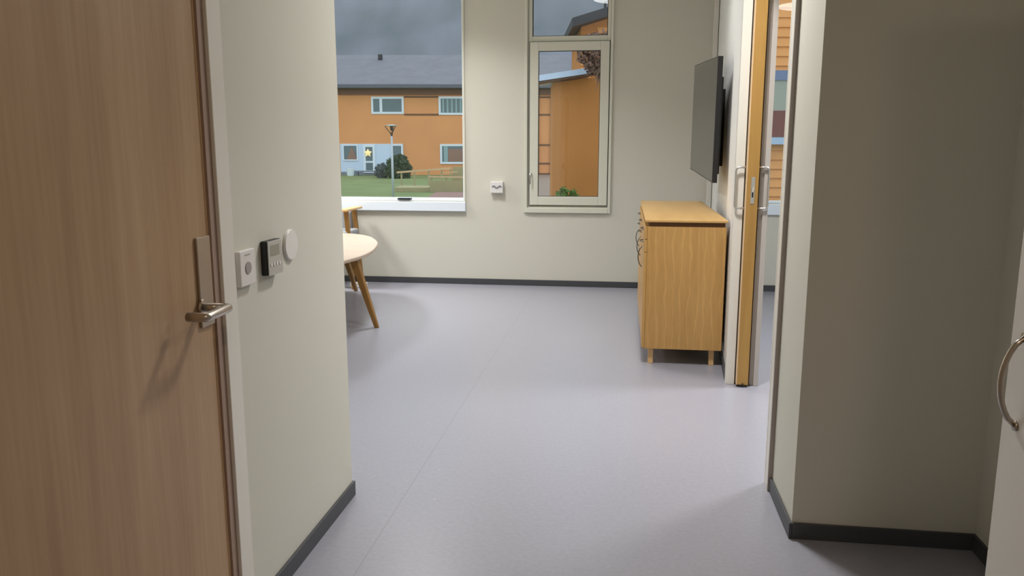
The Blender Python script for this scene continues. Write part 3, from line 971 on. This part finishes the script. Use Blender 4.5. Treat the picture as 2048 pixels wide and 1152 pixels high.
D3 = 15.6
tl = empty('gabled_house', oloc(4.5, D3 + 2), 'tall orange clapboard house with a black sloping roof edge outside the right-hand windows', 'house')
HX0, HX1 = 1.30, 9.0
def gz(x): return 3.44 + (x - 1.10) * 0.30
bm = bmesh.new()
nb = 40
prof = [(HX0, GZ), (HX1, GZ), (HX1, gz(HX1)), (HX0, gz(HX0))]
a = [bm.verts.new((x, D3, z)) for x, z in prof]
b = [bm.verts.new((x, D3 + 2.4, z)) for x, z in prof]
bm.faces.new(a); bm.faces.new(b[::-1])
for k in range(4):
    bm.faces.new((a[k], b[k], b[(k + 1) % 4], a[(k + 1) % 4]))
oobj('wall', bm, ORANGE2, tl)
# clapboards: overlapping tilted boards as one surface
bm = bmesh.new()
pitch = 0.175
z = GZ
while z < 6.0:
    x0c = HX0
    if z + pitch > gz(HX0) - 0.1:
        x0c = max(HX0, 1.10 + (z + pitch + 0.1 - 3.44) / 0.30)
    y_t, y_b = D3 - 0.006, D3 - 0.045
    vs_ = [bm.verts.new(p) for p in ((x0c, y_b, z), (HX1, y_b, z), (HX1, y_t, z + pitch), (x0c, y_t, z + pitch))]
    bm.faces.new(vs_)
    vs2 = [bm.verts.new(p) for p in ((x0c, y_b, z), (HX1, y_b, z), (HX1, D3 - 0.002, z), (x0c, D3 - 0.002, z))]
    bm.faces.new(vs2)
    z += pitch
oobj('clapboards', bm, mat('orange_clapboard', srgb(222, 156, 92), 0.75, var=0.06, vscale=1.5), tl)
bm = bmesh.new()
slanted(bm, 1.10, HX1 + 0.3, D3 - 0.40, D3 + 2.6, gz(1.10), gz(HX1 + 0.3), 0.16)
oobj('roof', bm, ROOFD, tl)
oobj('roof_pipe', boxes((1.74, 1.79, D3 + 0.2, D3 + 0.25, gz(1.8), gz(1.8) + 0.34)), ROOFD, tl)
yW = D3 - 0.05
wf = oobj('window', boxes((4.2, 6.6, yW - 0.06, yW, 2.52, 2.70), (4.2, 4.32, yW - 0.06, yW, 1.46, 2.52), (6.48, 6.6, yW - 0.06, yW, 1.46, 2.52)), BLUEP, tl)
oobj('pane', boxes((4.32, 6.48, yW - 0.03, yW - 0.002, 1.46, 2.52)), GREYBLIND, wf)
oobj('curtain', boxes((4.34, 6.46, yW - 0.045, yW - 0.031, 1.47, 1.96)), REDCURT, wf)
oobj('sill', boxes((4.1, 6.7, yW - 0.18, yW, 1.33, 1.459)), LIGHTBLUEP, wf)

# tree and plant in front of the annexe
tr = empty('bare_tree', oloc(1.75, 13.2, GZ), 'brown twiggy tree hanging over the pale blue annexe roof', 'tree')
bm = bmesh.new()
rr = random.Random(11)
tube(bm, [(1.85, 13.2, GZ), (1.82, 13.2, 1.4), (1.72, 13.2, 2.5), (1.60, 13.2, 3.1)], [0.07, 0.06, 0.045, 0.02], 10)
oobj('trunk', bm, BROWNLEAF, tr)
bm = bmesh.new()
for k in range(150):
    s = Vector((rr.uniform(1.40, 1.80), 13.2 + rr.uniform(-0.3, 0.3), rr.uniform(2.55, 3.00)))
    e = s + Vector((rr.uniform(-0.22, 0.10), rr.uniform(-0.1, 0.1), rr.uniform(-0.42, 0.02)))
    e.x = max(e.x, 1.12 + (2.9 - e.z) * 0.32)
    mid = (s + e) / 2 + Vector((rr.uniform(-0.05, 0.05), 0, 0.04))
    tube(bm, [s, mid, e], [0.014, 0.011, 0.004], 5)
oobj('twigs', bm, BROWNLEAF, tr)
oobj('dry_leaves', foliage((1.40, 13.2, 2.74), 0.40, 0.25, 0.38, 1700, 0.045, 5), BROWNLEAF, tr)
t = empty('garden_plant', oloc(0.85, 12.6), 'fresh green plant at the foot of the orange annexe', 'plant')
oobj('leaves', foliage((0.84, 12.6, 0.22), 0.27, 0.26, 0.50, 1500, 0.05, 21, ), PLANTG, t)
bm = bmesh.new()
tube(bm, [(0.86, 12.6, GZ), (0.86, 12.6, 0.2)], [0.03, 0.01], 6)
oobj('stem', bm, BROWNLEAF, t)
